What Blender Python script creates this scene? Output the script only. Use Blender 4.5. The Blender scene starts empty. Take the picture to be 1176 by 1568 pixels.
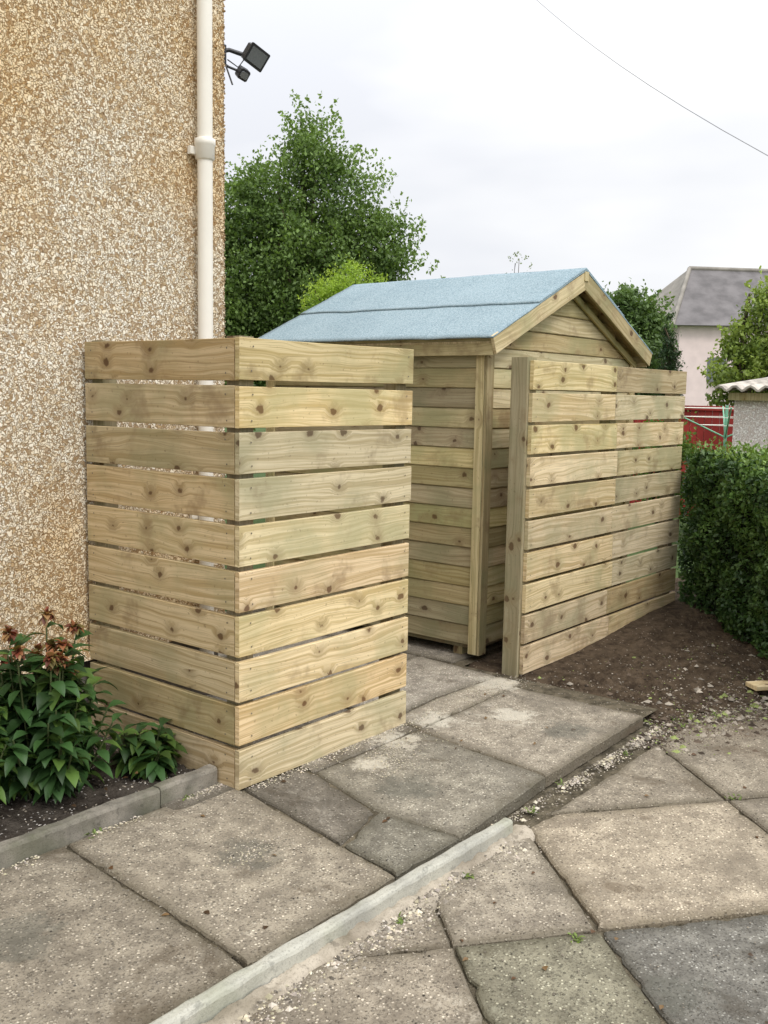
import bpy, math, random
import numpy as np
from mathutils import Vector, Matrix, noise
random.seed(7); rng=np.random.default_rng(7)
S=bpy.context.scene
COL=S.collection
# ------------------------------------------------------------------ helpers
class MB:
    def __init__(s): s.v=[];s.f=[];s.uv=[];s.c=[];s.m=[];s.sm=[]
    def add(s,verts,faces,uvs=None,col=(1,1,1),mat=0,smooth=False):
        o=len(s.v); s.v.extend([tuple(a) for a in verts])
        for i,f in enumerate(faces):
            s.f.append(tuple(o+k for k in f))
            s.uv.append(uvs[i] if uvs else [(0,0)]*len(f))
            s.c.append(col); s.m.append(mat); s.sm.append(smooth)
    def build(s,name,mats,parent=None):
        me=bpy.data.meshes.new(name); me.from_pydata(s.v,[],s.f)
        uvl=me.uv_layers.new(name='UVMap')
        flat=[c for fu in s.uv for p in fu for c in p]
        uvl.data.foreach_set('uv',flat)
        ca=me.color_attributes.new('Col','FLOAT_COLOR','CORNER')
        fl=[]
        for f,c in zip(s.f,s.c): fl.extend([c[0],c[1],c[2],1.0]*len(f))
        ca.data.foreach_set('color',fl)
        me.polygons.foreach_set('material_index',s.m)
        me.polygons.foreach_set('use_smooth',s.sm)
        for m in mats: me.materials.append(m)
        me.update()
        ob=bpy.data.objects.new(name,me); COL.objects.link(ob)
        if parent: ob.parent=parent
        return ob
def empty(name,loc=(0,0,0)):
    e=bpy.data.objects.new(name,None); e.location=(0,0,0); e.empty_display_size=.2; COL.objects.link(e); return e
def board(mb,p0,axis,L,wd,w,td,t,segs=6,warp=.0015,ch=.002,col=None,mat=0):
    axis=Vector(axis).normalized();wd=Vector(wd).normalized();td=Vector(td).normalized();p0=Vector(p0)
    ou=random.uniform(0,50);ov=random.uniform(0,50)
    if col is None: col=(random.random(),random.random(),random.random())
    a=w/2;b=t/2
    prof=[(-a+ch,-b),(a-ch,-b),(a,-b+ch),(a,b-ch),(a-ch,b),(-a+ch,b),(-a,b-ch),(-a,-b+ch)]
    per=[0]
    for i in range(8):
        q=prof[i];r=prof[(i+1)%8]; per.append(per[-1]+math.hypot(q[0]-r[0],q[1]-r[1]))
    ph=random.uniform(0,6.28);am=warp*random.uniform(-1,1);am2=warp*random.uniform(-1,1)
    vs=[]
    for k in range(segs+1):
        s=k/segs
        o=p0+axis*(L*s)+wd*(am*math.sin(ph+s*4))+td*(am2*math.sin(s*3.1))
        for q in prof: vs.append(o+wd*q[0]+td*q[1])
    fs=[];uv=[]
    for k in range(segs):
        for i in range(8):
            j=(i+1)%8
            fs.append((k*8+i,k*8+j,(k+1)*8+j,(k+1)*8+i))
            u0=ou+L*k/segs;u1=ou+L*(k+1)/segs
            uv.append([(u0,ov+per[i]),(u0,ov+per[i+1]),(u1,ov+per[i+1]),(u1,ov+per[i])])
    fs.append(tuple(range(7,-1,-1))); uv.append([(ou+.0+prof[i][1]*.6,ov+prof[i][0]) for i in range(7,-1,-1)])
    n=segs*8
    fs.append(tuple(n+i for i in range(8))); uv.append([(ou+3+prof[i][1]*.6,ov+prof[i][0]) for i in range(8)])
    if axis.dot(wd.cross(td))<0: fs=[tuple(reversed(f)) for f in fs]; uv=[list(reversed(x)) for x in uv]
    mb.add(vs,fs,uv,col,mat)
def box(mb,lo,hi,col=(1,1,1),mat=0,ch=.003):
    lo=Vector(lo);hi=Vector(hi);c=(lo+hi)/2;d=hi-lo
    board(mb,(lo.x,c.y,c.z),(1,0,0),d.x,(0,1,0),d.y,(0,0,1),d.z,1,0,min(ch,d.y/3,d.z/3),col,mat)
def tube(mb,pts,rads,n=8,col=(1,1,1),mat=0,caps=True):
    pts=[Vector(p) for p in pts]; vs=[];fs=[];uv=[]
    up=Vector((0,0,1)); L=0
    for i,p in enumerate(pts):
        d=(pts[min(i+1,len(pts)-1)]-pts[max(i-1,0)]).normalized()
        x=d.cross(up)
        if x.length<.05: x=d.cross(Vector((0,1,0)))
        x.normalize(); y=d.cross(x)
        for k in range(n):
            a=6.28318*k/n; vs.append(p+(x*math.cos(a)+y*math.sin(a))*rads[i])
    for i in range(len(pts)-1):
        l=(pts[i+1]-pts[i]).length
        for k in range(n):
            j=(k+1)%n
            fs.append((i*n+k,i*n+j,(i+1)*n+j,(i+1)*n+k)[::-1])
            uv.append([(k/n,L),(k/n,L+l),((k+1)/n,L+l),((k+1)/n,L)])
        L+=l
    mb.add(vs,fs,uv,col,mat,True)
    if caps:
        m=len(pts)-1
        mb.add(vs[:n],[tuple(range(n))],None,col,mat); mb.add(vs[m*n:],[tuple(range(n-1,-1,-1))],None,col,mat)
# ------------------------------------------------------------------ node helper
class N:
    def __init__(s,name):
        s.mat=bpy.data.materials.new(name); s.mat.use_nodes=True; s.t=s.mat.node_tree; s.t.nodes.clear()
        s.out=s.n('ShaderNodeOutputMaterial'); s.b=s.n('ShaderNodeBsdfPrincipled'); s.l(s.b.outputs[0],s.out.inputs[0])
        s.b.inputs['Specular IOR Level'].default_value=.25
    def n(s,t,**k):
        x=s.t.nodes.new(t)
        for a,b in k.items(): setattr(x,a,b)
        return x
    def l(s,a,b): s.t.links.new(a,b)
    def inp(s,sock,v):
        if hasattr(v,'is_output'): s.l(v,sock)
        else: sock.default_value=v
    def math(s,op,a,b=0,c=0,clamp=False):
        x=s.n('ShaderNodeMath',operation=op); x.use_clamp=clamp
        s.inp(x.inputs[0],a);s.inp(x.inputs[1],b)
        if op in('MULTIPLY_ADD','SMOOTH_MIN'): s.inp(x.inputs[2],c)
        return x.outputs[0]
    def vm(s,op,a,b=(0,0,0),out=0):
        x=s.n('ShaderNodeVectorMath',operation=op); s.inp(x.inputs[0],a); s.inp(x.inputs[1],b); return x.outputs[out]
    def mix(s,f,a,b,bt='MIX'):
        x=s.n('ShaderNodeMix',data_type='RGBA',blend_type=bt)
        s.inp(x.inputs[0],f)
        for i,v in((6,a),(7,b)):
            if not hasattr(v,'is_output'): v=(v[0],v[1],v[2],1)
            s.inp(x.inputs[i],v)
        return x.outputs[2]
    def mr(s,v,a,b,c=0,d=1,smooth=True):
        x=s.n('ShaderNodeMapRange'); 
        if smooth: x.interpolation_type='SMOOTHSTEP'
        s.inp(x.inputs[0],v)
        for i,q in enumerate((a,b,c,d)): s.inp(x.inputs[i+1],q)
        return x.outputs[0]
    def noise(s,vec,sc=5,det=4,rough=.55,dist=0):
        x=s.n('ShaderNodeTexNoise'); s.l(vec,x.inputs['Vector']); x.inputs['Scale'].default_value=sc
        x.inputs['Detail'].default_value=det; x.inputs['Roughness'].default_value=rough; x.inputs['Distortion'].default_value=dist
        return x
    def vor(s,vec,sc,feat='F1'):
        x=s.n('ShaderNodeTexVoronoi',feature=feat); s.l(vec,x.inputs['Vector']); x.inputs['Scale'].default_value=sc; return x
    def bump(s,h,st=.3,d=.01,nrm=None):
        x=s.n('ShaderNodeBump'); x.inputs['Strength'].default_value=st; x.inputs['Distance'].default_value=d; s.l(h,x.inputs['Height'])
        if nrm: s.l(nrm,x.inputs['Normal'])
        s.l(x.outputs[0],s.b.inputs['Normal']); return x.outputs[0]
    def obj(s): return s.n('ShaderNodeTexCoord').outputs['Object']
    def attr(s): return s.n('ShaderNodeVertexColor',layer_name='Col').outputs[0]
    def base(s,c): s.inp(s.b.inputs['Base Color'],c if hasattr(c,'is_output') else (*c,1))
    def rough(s,r): s.inp(s.b.inputs['Roughness'],r)
def wood_mat(name,light,dark,green=(.40,.37,.19),knots=.38,gain=1.0):
    m=N(name); uv=m.n('ShaderNodeTexCoord').outputs['UV']; at=m.attr()
    sa=m.n('ShaderNodeSeparateColor'); m.l(at,sa.inputs[0])
    sv=m.vm('MULTIPLY',uv,(3.6,11.0,0))
    vo=m.vor(sv,1.0); vo.voronoi_dimensions='2D'
    dl=m.vm('SUBTRACT',vo.outputs['Position'],sv)
    dm=m.vm('MULTIPLY',dl,(1/4.6,1/11.0,0))
    nz=m.noise(uv,38,2)
    d=m.vm('LENGTH',dm,out='Value'); d=m.math('ADD',d,m.math('MULTIPLY',m.math('SUBTRACT',nz.outputs[0],.5),.024))
    sc=m.n('ShaderNodeSeparateColor'); m.l(vo.outputs['Color'],sc.inputs[0])
    gate=m.math('GREATER_THAN',sc.outputs[0],knots)
    rad=m.mr(sc.outputs[1],0,1,.003,.017,False)
    kn=m.math('MULTIPLY',m.math('SUBTRACT',1,m.mr(m.math('SUBTRACT',d,rad),-.004,.003)),gate)
    halo=m.math('MULTIPLY',m.math('SUBTRACT',1,m.mr(d,.006,.050)),gate)
    ss=m.n('ShaderNodeSeparateXYZ'); m.l(uv,ss.inputs[0])
    lo=m.noise(m.vm('MULTIPLY',uv,(1.1,5,1)),1,3,.5)
    vv=m.math('ADD',ss.outputs[1],m.math('MULTIPLY',m.math('SUBTRACT',lo.outputs[0],.5),.13))
    vv=m.math('ADD',vv,m.math('MULTIPLY',halo,.024))
    cb=m.n('ShaderNodeCombineXYZ'); m.l(m.math('MULTIPLY',ss.outputs[0],.9),cb.inputs[0]); m.l(m.math('MULTIPLY',vv,70),cb.inputs[1])
    g1=m.noise(cb.outputs[0],1,3,.6).outputs[0]
    cb2=m.n('ShaderNodeCombineXYZ'); m.l(m.math('MULTIPLY',ss.outputs[0],3),cb2.inputs[0]); m.l(m.math('MULTIPLY',vv,260),cb2.inputs[1])
    g2=m.noise(cb2.outputs[0],1,2,.6).outputs[0]
    g=m.mr(g1,.36,.62)
    c=m.mix(g,dark,light)
    c=m.mix(m.math('MULTIPLY',m.mr(g2,.5,.70),.5),c,tuple(x*.56 for x in dark))
    bl=m.noise(uv,2.6,4).outputs[0]
    c=m.mix(m.math('MULTIPLY',m.mr(bl,.44,.68),.65),c,green)
    bl2=m.noise(uv,4.7,4,.65).outputs[0]
    c=m.mix(m.math('MULTIPLY',m.mr(bl2,.53,.70),.6),c,(.33,.23,.115))
    c=m.mix(m.math('MULTIPLY',halo,.6),c,(.34,.25,.12))
    c=m.mix(m.math('MULTIPLY',kn,.9),c,(.15,.085,.037))
    sp=m.noise(uv,55,2).outputs[0]
    c=m.mix(m.math('MULTIPLY',m.mr(sp,.63,.74),.45),c,(.2,.13,.06))
    hs=m.n('ShaderNodeHueSaturation'); m.l(c,hs.inputs['Color'])
    m.l(m.mr(sa.outputs[0],0,1,.62*gain,1.13*gain,False),hs.inputs['Value']); m.l(m.mr(sa.outputs[1],0,1,.80,1.04,False),hs.inputs['Saturation'])
    m.l(m.mr(sa.outputs[2],0,1,.490,.510,False),hs.inputs['Hue'])
    m.base(hs.outputs[0]); m.rough(.75)
    m.bump(m.math('ADD',m.math('MULTIPLY',g2,.6),m.math('MULTIPLY',kn,-.5)),.4,.003)
    return m.mat
M_wood=wood_mat('treated_timber',(.82,.66,.39),(.55,.41,.19))
M_shed=wood_mat('shed_timber',(.68,.57,.31),(.49,.39,.18),(.36,.36,.17),.55,.95)
M_post=wood_mat('post_timber',(.50,.42,.26),(.35,.28,.15),(.30,.29,.15),.5,.88)

def pebble_mat(name,cols,gap,scale=85,tint=None,miss=.87):
    m=N(name); o=m.obj()
    w=m.noise(o,50,1); ow=m.vm('ADD',o,m.vm('MULTIPLY',m.vm('SUBTRACT',w.outputs['Color'],(.5,.5,.5)),(.036,.036,.036)))
    v=m.vor(ow,scale); v2=m.vor(ow,scale,'DISTANCE_TO_EDGE')
    sc=m.n('ShaderNodeSeparateColor'); m.l(v.outputs['Color'],sc.inputs[0])
    r=m.n('ShaderNodeValToRGB')
    els=r.color_ramp.elements
    els[0].position=0; els[0].color=(*cols[0],1); els[1].position=1; els[1].color=(*cols[-1],1)
    for i,c in enumerate(cols[1:-1]):
        e=els.new((i+1)/(len(cols)-1)); e.color=(*c,1)
    m.l(sc.outputs[0],r.inputs[0])
    edge=m.mr(v2.outputs['Distance'],.01,.15)
    missing=m.math('GREATER_THAN',sc.outputs[1],miss)
    e2=m.math('MULTIPLY',edge,m.math('SUBTRACT',1,m.math('MULTIPLY',missing,.8)))
    c=m.mix(e2,gap,r.outputs[0])
    if tint:
        big=m.noise(o,.8,4).outputs[0]
        sz=m.n('ShaderNodeSeparateXYZ'); m.l(o,sz.inputs[0])
        hgt=m.math('ADD',big,m.mr(sz.outputs[2],.6,3.6,-.08,.13,False))
        c=m.mix(m.math('MULTIPLY',m.mr(hgt,.40,.64),.8),c,m.mix(1.0,c,tint,'MULTIPLY'))
    m.base(c); m.rough(.95); m.b.inputs['Specular IOR Level'].default_value=.1
    m.bump(e2,.7,.007)
    return m.mat
M_pebble=pebble_mat('pebbledash',[(.56,.41,.24),(.88,.78,.60),(.96,.90,.77),(.92,.83,.67),(.98,.96,.87)],(.35,.235,.125),78,(.93,.77,.54))
M_pebw=pebble_mat('white_pebbledash',[(.75,.67,.61),(.90,.86,.82),(.95,.92,.88)],(.6,.52,.47),50)

def simple(name,c,rough=.6,var=.15,sc=8,bump=0,spec=.25):
    m=N(name); o=m.obj(); n=m.noise(o,sc,4).outputs[0]
    m.base(m.mix(m.mr(n,.3,.7),tuple(x*(1-var) for x in c),tuple(min(1,x*(1+var)) for x in c))); m.rough(rough)
    m.b.inputs['Specular IOR Level'].default_value=spec
    if bump: m.bump(m.noise(o,sc*8,3).outputs[0],bump,.01)
    return m.mat
M_white=simple('cream_upvc',(.88,.84,.76),.4,.03,5,0,.4)
M_black=simple('black_plastic',(.03,.03,.035),.4,.2,20,0,.5)
M_screw=simple('screw_heads',(.14,.12,.09),.5,.2,20,0,.4)
M_glass=simple('lamp_glass',(.16,.17,.18),.12,.1,5,0,.6)
M_render=simple('plinth_render',(.16,.14,.12),.9,.25,14,.5)
M_slate=simple('slate_roof',(.15,.14,.14),.7,.25,1.2,.3)
M_slate2=simple('slate_roof_lit',(.27,.25,.22),.8,.2,1.5,.3)  # paler slate: light on the far roof's left face put into the colour
M_pink=simple('pink_render',(.80,.66,.64),.9,.05,2)
M_red=simple('red_fence_paint',(.34,.04,.035),.7,.25,3)
M_asb=simple('asbestos_sheet',(.46,.42,.37),.9,.35,5,.3)
M_bark=simple('bark',(.10,.075,.05),.9,.4,12,.6)
M_green=simple('green_plastic',(.22,.50,.34),.4,.1,5)
M_cable=simple('cable',(.22,.22,.23),.6,.1,2)

def slab_mat():
    m=N('concrete_paving'); tc=m.n('ShaderNodeTexCoord'); o=tc.outputs['Object']; at=m.attr()
    su=m.n('ShaderNodeSeparateXYZ'); m.l(tc.outputs['UV'],su.inputs[0])
    so_=m.n('ShaderNodeSeparateXYZ'); m.l(o,so_.inputs[0])
    n1=m.noise(o,1.6,4,.65).outputs[0]; n2=m.noise(o,11,4,.7).outputs[0]; n3=m.noise(o,120,2,.75).outputs[0]
    v=m.vor(o,92); sc=m.n('ShaderNodeSeparateColor'); m.l(v.outputs['Color'],sc.inputs[0])
    c=m.mix(m.mr(n2,.3,.7),(.195,.172,.140),(.385,.345,.282))
    ag=m.mix(sc.outputs[0],(.075,.067,.055),(.90,.82,.69))
    stone=m.math('MULTIPLY',m.math('SUBTRACT',1,m.mr(v.outputs['Distance'],.26,.48)),m.math('GREATER_THAN',sc.outputs[1],.34))
    c=m.mix(m.math('MULTIPLY',stone,m.mr(n2,.32,.6,.4,.9)),c,ag)
    c=m.mix(m.math('MULTIPLY',m.mr(n3,.50,.66),.68),c,(.10,.086,.068))
    c=m.mix(m.math('MULTIPLY',m.mr(n1,.48,.66),.5),c,(.155,.138,.112))
    n4=m.noise(o,2.1,6,.75,.6).outputs[0]
    c=m.mix(m.math('MULTIPLY',m.mr(n4,.60,.68),.5),c,(.60,.56,.48))
    n5=m.noise(o,3.1,5,.75,.4).outputs[0]
    c=m.mix(m.math('MULTIPLY',m.mr(n5,.56,.67),.65),c,(.12,.097,.07))
    def patch(pts,k,colr,c):
        tot=None
        ns=m.noise(o,14,5,.75).outputs[0]
        for (x,y,rad) in pts:
            d=m.vm('DISTANCE',o,(x,y,0),out='Value')
            f=m.math('SUBTRACT',1,m.mr(m.math('ADD',d,m.math('MULTIPLY',m.math('SUBTRACT',ns,.5),rad*2.6)),rad*.45,rad))
            tot=f if tot is None else m.math('MAXIMUM',tot,f)
        return m.mix(m.math('MULTIPLY',tot,k),c,colr)
    ed=m.math('SUBTRACT',1,su.outputs[0]); ed=m.math('MULTIPLY',m.math('POWER',ed,1.6),m.mr(n2,.25,.65,.3,1.1))
    c=m.mix(m.math('MULTIPLY',ed,.7,clamp=True),c,(.10,.086,.06))
    c=m.mix(1.0,c,at,'MULTIPLY')
    c=patch([(1.80,.0,.15),(1.42,-.33,.12),(.80,-.13,.13),(.52,-.22,.09),(1.12,-.10,.12)],.6,(.70,.65,.54),c)
    c=patch([(-.35,-.42,.13),(.42,-.48,.14),(-1.1,-.3,.16),(-.1,-1.75,.12),(1.4,-.62,.14)],.55,(.11,.11,.09),c)
    q=m.math('ADD',m.math('MULTIPLY',so_.outputs[0],.8),m.math('MULTIPLY',so_.outputs[1],.5))
    dirt=m.math('ADD',m.mr(q,.3,1.15,0,.6,False),m.math('MULTIPLY',m.math('SUBTRACT',m.noise(o,5,6,.75).outputs[0],.5),1.8))
    c=m.mix(m.math('MULTIPLY',m.mr(dirt,.25,.75),m.math('MULTIPLY',m.math('LESS_THAN',so_.outputs[2],-.02),.75)),c,(.15,.113,.078))
    m.base(c); m.rough(.85)
    m.bump(m.math('ADD',m.math('MULTIPLY',n3,.8),m.math('MULTIPLY',stone,.6)),.9,.005)
    return m.mat
M_slab=slab_mat()
def kerb_mat(name,a,b,moss):
    m=N(name); o=m.obj()
    n=m.noise(o,7,5,.6).outputs[0]; n3=m.noise(o,160,3,.7).outputs[0]
    c=m.mix(m.mr(n,.3,.7),a,b); c=m.mix(m.math('MULTIPLY',m.mr(n3,.5,.7),.5),c,tuple(x*.5 for x in a))
    c=m.mix(m.math('MULTIPLY',m.mr(m.noise(o,3,4).outputs[0],.5,.65),.6),c,moss)
    c=m.mix(m.math('MULTIPLY',m.mr(m.noise(o,22,4,.7).outputs[0],.56,.68),.5),c,tuple(x*.45 for x in a))
    m.base(c); m.rough(.85); m.bump(n3,.6,.004); return m.mat
M_kerb=kerb_mat('new_concrete',(.37,.365,.32),(.52,.51,.44),(.36,.37,.28))
M_kerbo=kerb_mat('old_concrete',(.15,.14,.115),(.34,.31,.26),(.11,.115,.07))
M_mortar=kerb_mat('mortar',(.27,.23,.175),(.52,.46,.37),(.17,.145,.10))
def soil_mat(name,a,b,peb,light=(.5,.44,.36)):
    m=N(name); o=m.obj(); n=m.noise(o,14,4,.7).outputs[0]; n3=m.noise(o,70,3,.7).outputs[0]
    c=m.mix(m.mr(n,.3,.7),a,b); v=m.vor(o,75); sc=m.n('ShaderNodeSeparateColor'); m.l(v.outputs['Color'],sc.inputs[0])
    st=m.math('MULTIPLY',m.math('LESS_THAN',v.outputs['Distance'],.34),m.math('GREATER_THAN',sc.outputs[0],peb))
    c=m.mix(st,c,m.mix(sc.outputs[1],(.2,.16,.12),light))
    m.base(c); m.rough(.95); m.b.inputs['Specular IOR Level'].default_value=.08; m.bump(m.math('ADD',n,m.math('ADD',n3,st)),.9,.02); return m.mat
M_soil=soil_mat('garden_soil',(.045,.032,.022),(.125,.092,.062),.93,(.4,.34,.27))
M_soil2=soil_mat('bed_soil',(.04,.032,.026),(.10,.085,.07),.86)
M_joint=soil_mat('joint_dirt',(.07,.06,.042),(.20,.17,.12),.85)
def grass_mat():
    m=N('grass'); o=m.obj(); n=m.noise(o,.6,5).outputs[0]; n3=m.noise(o,40,3).outputs[0]
    c=m.mix(m.mr(n,.3,.7),(.045,.085,.02),(.08,.12,.035)); c=m.mix(m.math('MULTIPLY',m.mr(n3,.4,.7),.5),c,(.03,.05,.015))
    m.base(c); m.rough(.9); m.bump(n3,.6,.03); return m.mat
M_grass=grass_mat()
def felt_mat():
    m=N('blue_roof_felt'); o=m.obj(); n=m.noise(o,3,4).outputs[0]; n3=m.noise(o,150,2,.8).outputs[0]
    c=m.mix(m.mr(n,.3,.7),(.23,.325,.375),(.29,.39,.44)); c=m.mix(m.math('MULTIPLY',m.mr(n3,.45,.60),.6),c,(.52,.61,.65))
    c=m.mix(m.math('MULTIPLY',m.mr(m.noise(o,95,2,.8).outputs[0],.50,.62),.55),c,(.12,.175,.21))
    m.base(c); m.rough(.9); m.b.inputs['Specular IOR Level'].default_value=.12; m.bump(n3,.5,.004); return m.mat
M_felt=felt_mat()
def leaf_mat(name,trans=.35,spec=.3):
    m=N(name); at=m.attr(); m.base(at); m.rough(.5); m.b.inputs['Specular IOR Level'].default_value=spec
    tr=m.n('ShaderNodeBsdfTranslucent'); m.l(m.mix(1.0,at,(1.25,1.3,.6),'MULTIPLY'),tr.inputs[0])
    mx=m.n('ShaderNodeMixShader'); mx.inputs[0].default_value=trans
    m.l(m.b.outputs[0],mx.inputs[1]); m.l(tr.outputs[0],mx.inputs[2]); m.l(mx.outputs[0],m.out.inputs[0])
    return m.mat
M_leaf=leaf_mat('foliage',.3); M_leafg=leaf_mat('glossy_leaf',.2,.45)

# ------------------------------------------------------------------ camera
p=math.radians(6.8);r=.018
F=Vector((.782*math.cos(p),.622*math.cos(p),-math.sin(p))).normalized()
R0=Vector((.623,-.783,0)).normalized(); U0=R0.cross(F).normalized()
R=(R0+U0*r).normalized(); U=R.cross(F).normalized()
cam=bpy.data.cameras.new('camera'); co=bpy.data.objects.new('camera',cam); COL.objects.link(co)
mt=Matrix((R,U,-F)).transposed().to_4x4(); mt.translation=Vector((-2.453,-2.621,1.475)); co.matrix_world=mt
cam.sensor_fit='HORIZONTAL'; cam.sensor_width=36; cam.lens=46.16; cam.clip_end=2000; cam.clip_start=.05
S.camera=co

# ------------------------------------------------------------------ slatted timber
H=1.684;BW=.1505;PITCH=.1684; SL=.895; WY=.925; WX=.765
scr=empty('slatted_timber_bin_store')
def screw(mb,c,nrm):
    c=Vector(c);n=Vector(nrm); a=Vector((0,0,1)); b=n.cross(a); r_=.0036
    vs=[c+n*.0008+(a*math.cos(k*1.0472)+b*math.sin(k*1.0472))*r_ for k in range(6)]
    mb.add(vs,[tuple(range(6))] )
sm=MB()
mb=MB()
vals=[.45,.95,.35,.5,.85,.75,.95,.95,.85,.7][::-1]
for i in range(10):
    z=BW/2+i*PITCH+random.uniform(-.002,.002)
    c=(vals[i],random.random(),random.random())
    board(mb,(-.024,-.012,z),(1,0,random.uniform(-.003,.003)),1.022+random.uniform(-.006,.004),(0,0,1),BW+random.uniform(-.002,.002),(0,1,0),.022,8,.002,col=c)
    for x in (.035,.955):
        for dz in (-.045,.045): screw(sm,(x+random.uniform(-.006,.006),-.0262,z+dz+random.uniform(-.006,.006)),(0,-1,0))
mb.build('front_boards',[M_wood],scr)
mb=MB()
vals=[.20,.32,.12,.35,.50,.40,.38,.32,.20,.28][::-1]
for i in range(10):
    z=BW/2+i*PITCH+random.uniform(-.002,.002)
    c=(vals[i],random.uniform(.5,1),random.random()*.5)
    board(mb,(-.012,.004,z),(0,1,random.uniform(-.003,.003)),SL,(0,0,1),BW+random.uniform(-.002,.002),(1,0,0),.022,8,.002,col=c)
    for y in (.045,.855):
        for dz in (-.045,.045): screw(sm,(-.0262,y+random.uniform(-.006,.006),z+dz+random.uniform(-.006,.006)),(-1,0,0))
mb.build('side_boards',[M_wood],scr)
mb=MB()
for (x,y) in ((.04,.042),(.955,.042),(.04,.855)):
    board(mb,(x,y,-.05),(0,0,1),H+.04,(1,0,0),.072,(0,1,0),.072,4,ch=.004)
mb.build('posts',[M_post],scr); sm.build('screws',[M_screw],scr)
fen=empty('slatted_timber_fence')
mb=MB(); sm=MB()
for i in range(10):
    z=BW/2+i*PITCH+random.uniform(-.002,.002)
    j=3.04+random.uniform(-.035,.035)
    c=(random.uniform(.5,.95),random.random(),random.random())
    board(mb,(2.03+random.uniform(-.003,.003),-.012,z),(1,0,0),j-2.033,(0,0,1),BW,(0,1,0),.022,6,col=c)
    e=4.07+random.uniform(-.015,.01)
    c=(random.random()*.65,random.random(),random.random())
    board(mb,(j-.001,-.0125,z+random.uniform(-.002,.002)),(1,0,0),e-j,(0,0,1),BW,(0,1,0),.022,6,col=c)
    for x in (2.07,3.015,3.07,4.0):
        for dz in (-.045,.045): screw(sm,(x+random.uniform(-.006,.006),-.0255,z+dz+random.uniform(-.006,.006)),(0,-1,0))
mb.build('boards',[M_wood],fen); sm.build('screws',[M_screw],fen)
mb=MB()
board(mb,(2.06,.052,-.05),(0,0,1),H+.045,(1,0,0),.095,(0,1,0),.1,6,ch=.004,col=(.6,.4,.8))
board(mb,(3.04,.04,-.05),(0,0,1),H+.01,(1,0,0),.075,(0,1,0),.075,4,ch=.004)
board(mb,(4.0,.04,-.05),(0,0,1),H+.01,(1,0,0),.075,(0,1,0),.075,4,ch=.004)
mb.build('posts',[M_post],fen)

# ------------------------------------------------------------------ shed
shed=empty('garden_shed')
X0,X1,Y0,Y1=2.12,3.96,.33,1.97; ZB,ZE=.075,1.74; XM=3.04
bp=.111
mb=MB()
def ship(mb,p0,axis,L,nd,z):
    td=Vector(nd)
    board(mb,Vector(p0)+Vector((0,0,z+bp/2)),axis,L,Vector((0,0,1))-td*.06,bp-.001,td,.014,4,warp=.0008,ch=.005)
for i in range(15):
    z=ZB+i*bp
    ship(mb,(X0,Y0,0),(0,1,0),Y1-Y0,(-1,0,0),z)
    ship(mb,(X1,Y0,0),(0,1,0),Y1-Y0,(1,0,0),z)
    ship(mb,(X0,Y1,0),(1,0,0),X1-X0,(0,1,0),z)
z=ZB
while z<2.07:
    zt=z+bp
    if zt<1.80: a,b=X0,X1
    else:
        k=max(0,(zt-1.80)/.445); a=max(X0,XM-1.0*(1-k)+.0); b=min(X1,XM+1.0*(1-k))
    if b-a>.05:
        ship(mb,(a,Y0,0),(1,0,0),b-a,(0,-1,0),z)
        if z>ZE-.02: ship(mb,(a,Y1,0),(1,0,0),b-a,(0,1,0),z)
    z+=bp
mb.build('shiplap_walls',[M_shed],shed)
mb=MB()
for (x,y) in ((X0,Y0),(X1,Y0),(X0,Y1),(X1,Y1)):
    sx=-1 if x==X0 else 1; sy=-1 if y==Y0 else 1
    board(mb,(x+sx*.016,y-sy*.020,.03),(0,0,1),ZE-.04,(0,1,0),.055,(1,0,0),.016,4,col=(.9,.5,.6))
    board(mb,(x-sx*.012,y+sy*.019,.03),(0,0,1),ZE-.04,(1,0,0),.072,(0,1,0),.016,4)
    box(mb,(min(x,x-sx*.04),min(y,y-sy*.04),.03),(max(x,x-sx*.04),max(y,y-sy*.04),ZE-.02),(.5,.5,.5))
for y in (.45,1.1,1.8): box(mb,(X0+.03,y,-.0),(X1-.03,y+.06,.075),(.4,.5,.5))
board(mb,(2.062,.245,1.742),(0,1,0),1.80,(0,0,1),.10,(1,0,0),.016,6,col=(.6,.5,.7))
board(mb,(4.018,.245,1.742),(0,1,0),1.80,(0,0,1),.10,(1,0,0),.016,6)
# gable backing panels close the triangle under the barge boards
for yy in (Y0+.03,Y1-.03):
    mb.add([(X0,yy,1.70),(X1,yy,1.70),(X1,yy,1.79),(XM,yy,2.19),(X0,yy,1.79)],[(0,1,2,3,4)],[[(0,0),(1.8,0),(1.8,.1),(.9,.5),(0,.1)]],(.4,.5,.5))
for yy in (.232,2.055):
    for s in (-1,1):
        a=Vector((XM+s*1.0,yy,1.745)); b=Vector((XM,yy,2.178)); d=(b-a)
        dn=d.normalized(); wn=Vector((-dn.z,0,dn.x)); 
        if wn.z<0: wn=-wn
        board(mb,a,dn,d.length,wn,.10,(0,1,0),.018,6,col=(.95,.4,.2) if s<0 else (.3,.7,.2))
for s in (-1,1):
    a=Vector((XM+s*.93,.305,1.70)); b=Vector((XM,.305,2.10)); d=b-a; dn=d.normalized(); wn=Vector((-dn.z,0,dn.x))
    board(mb,a,dn,d.length,wn,.04,(0,1,0),.018,4)
board(mb,(XM,.221,2.175),(0,0,1),.055,(1,0,0),.05,(0,1,0),.012,1,col=(.8,.5,.4))
mb.build('trim',[M_shed],shed)
mb=MB()
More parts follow.
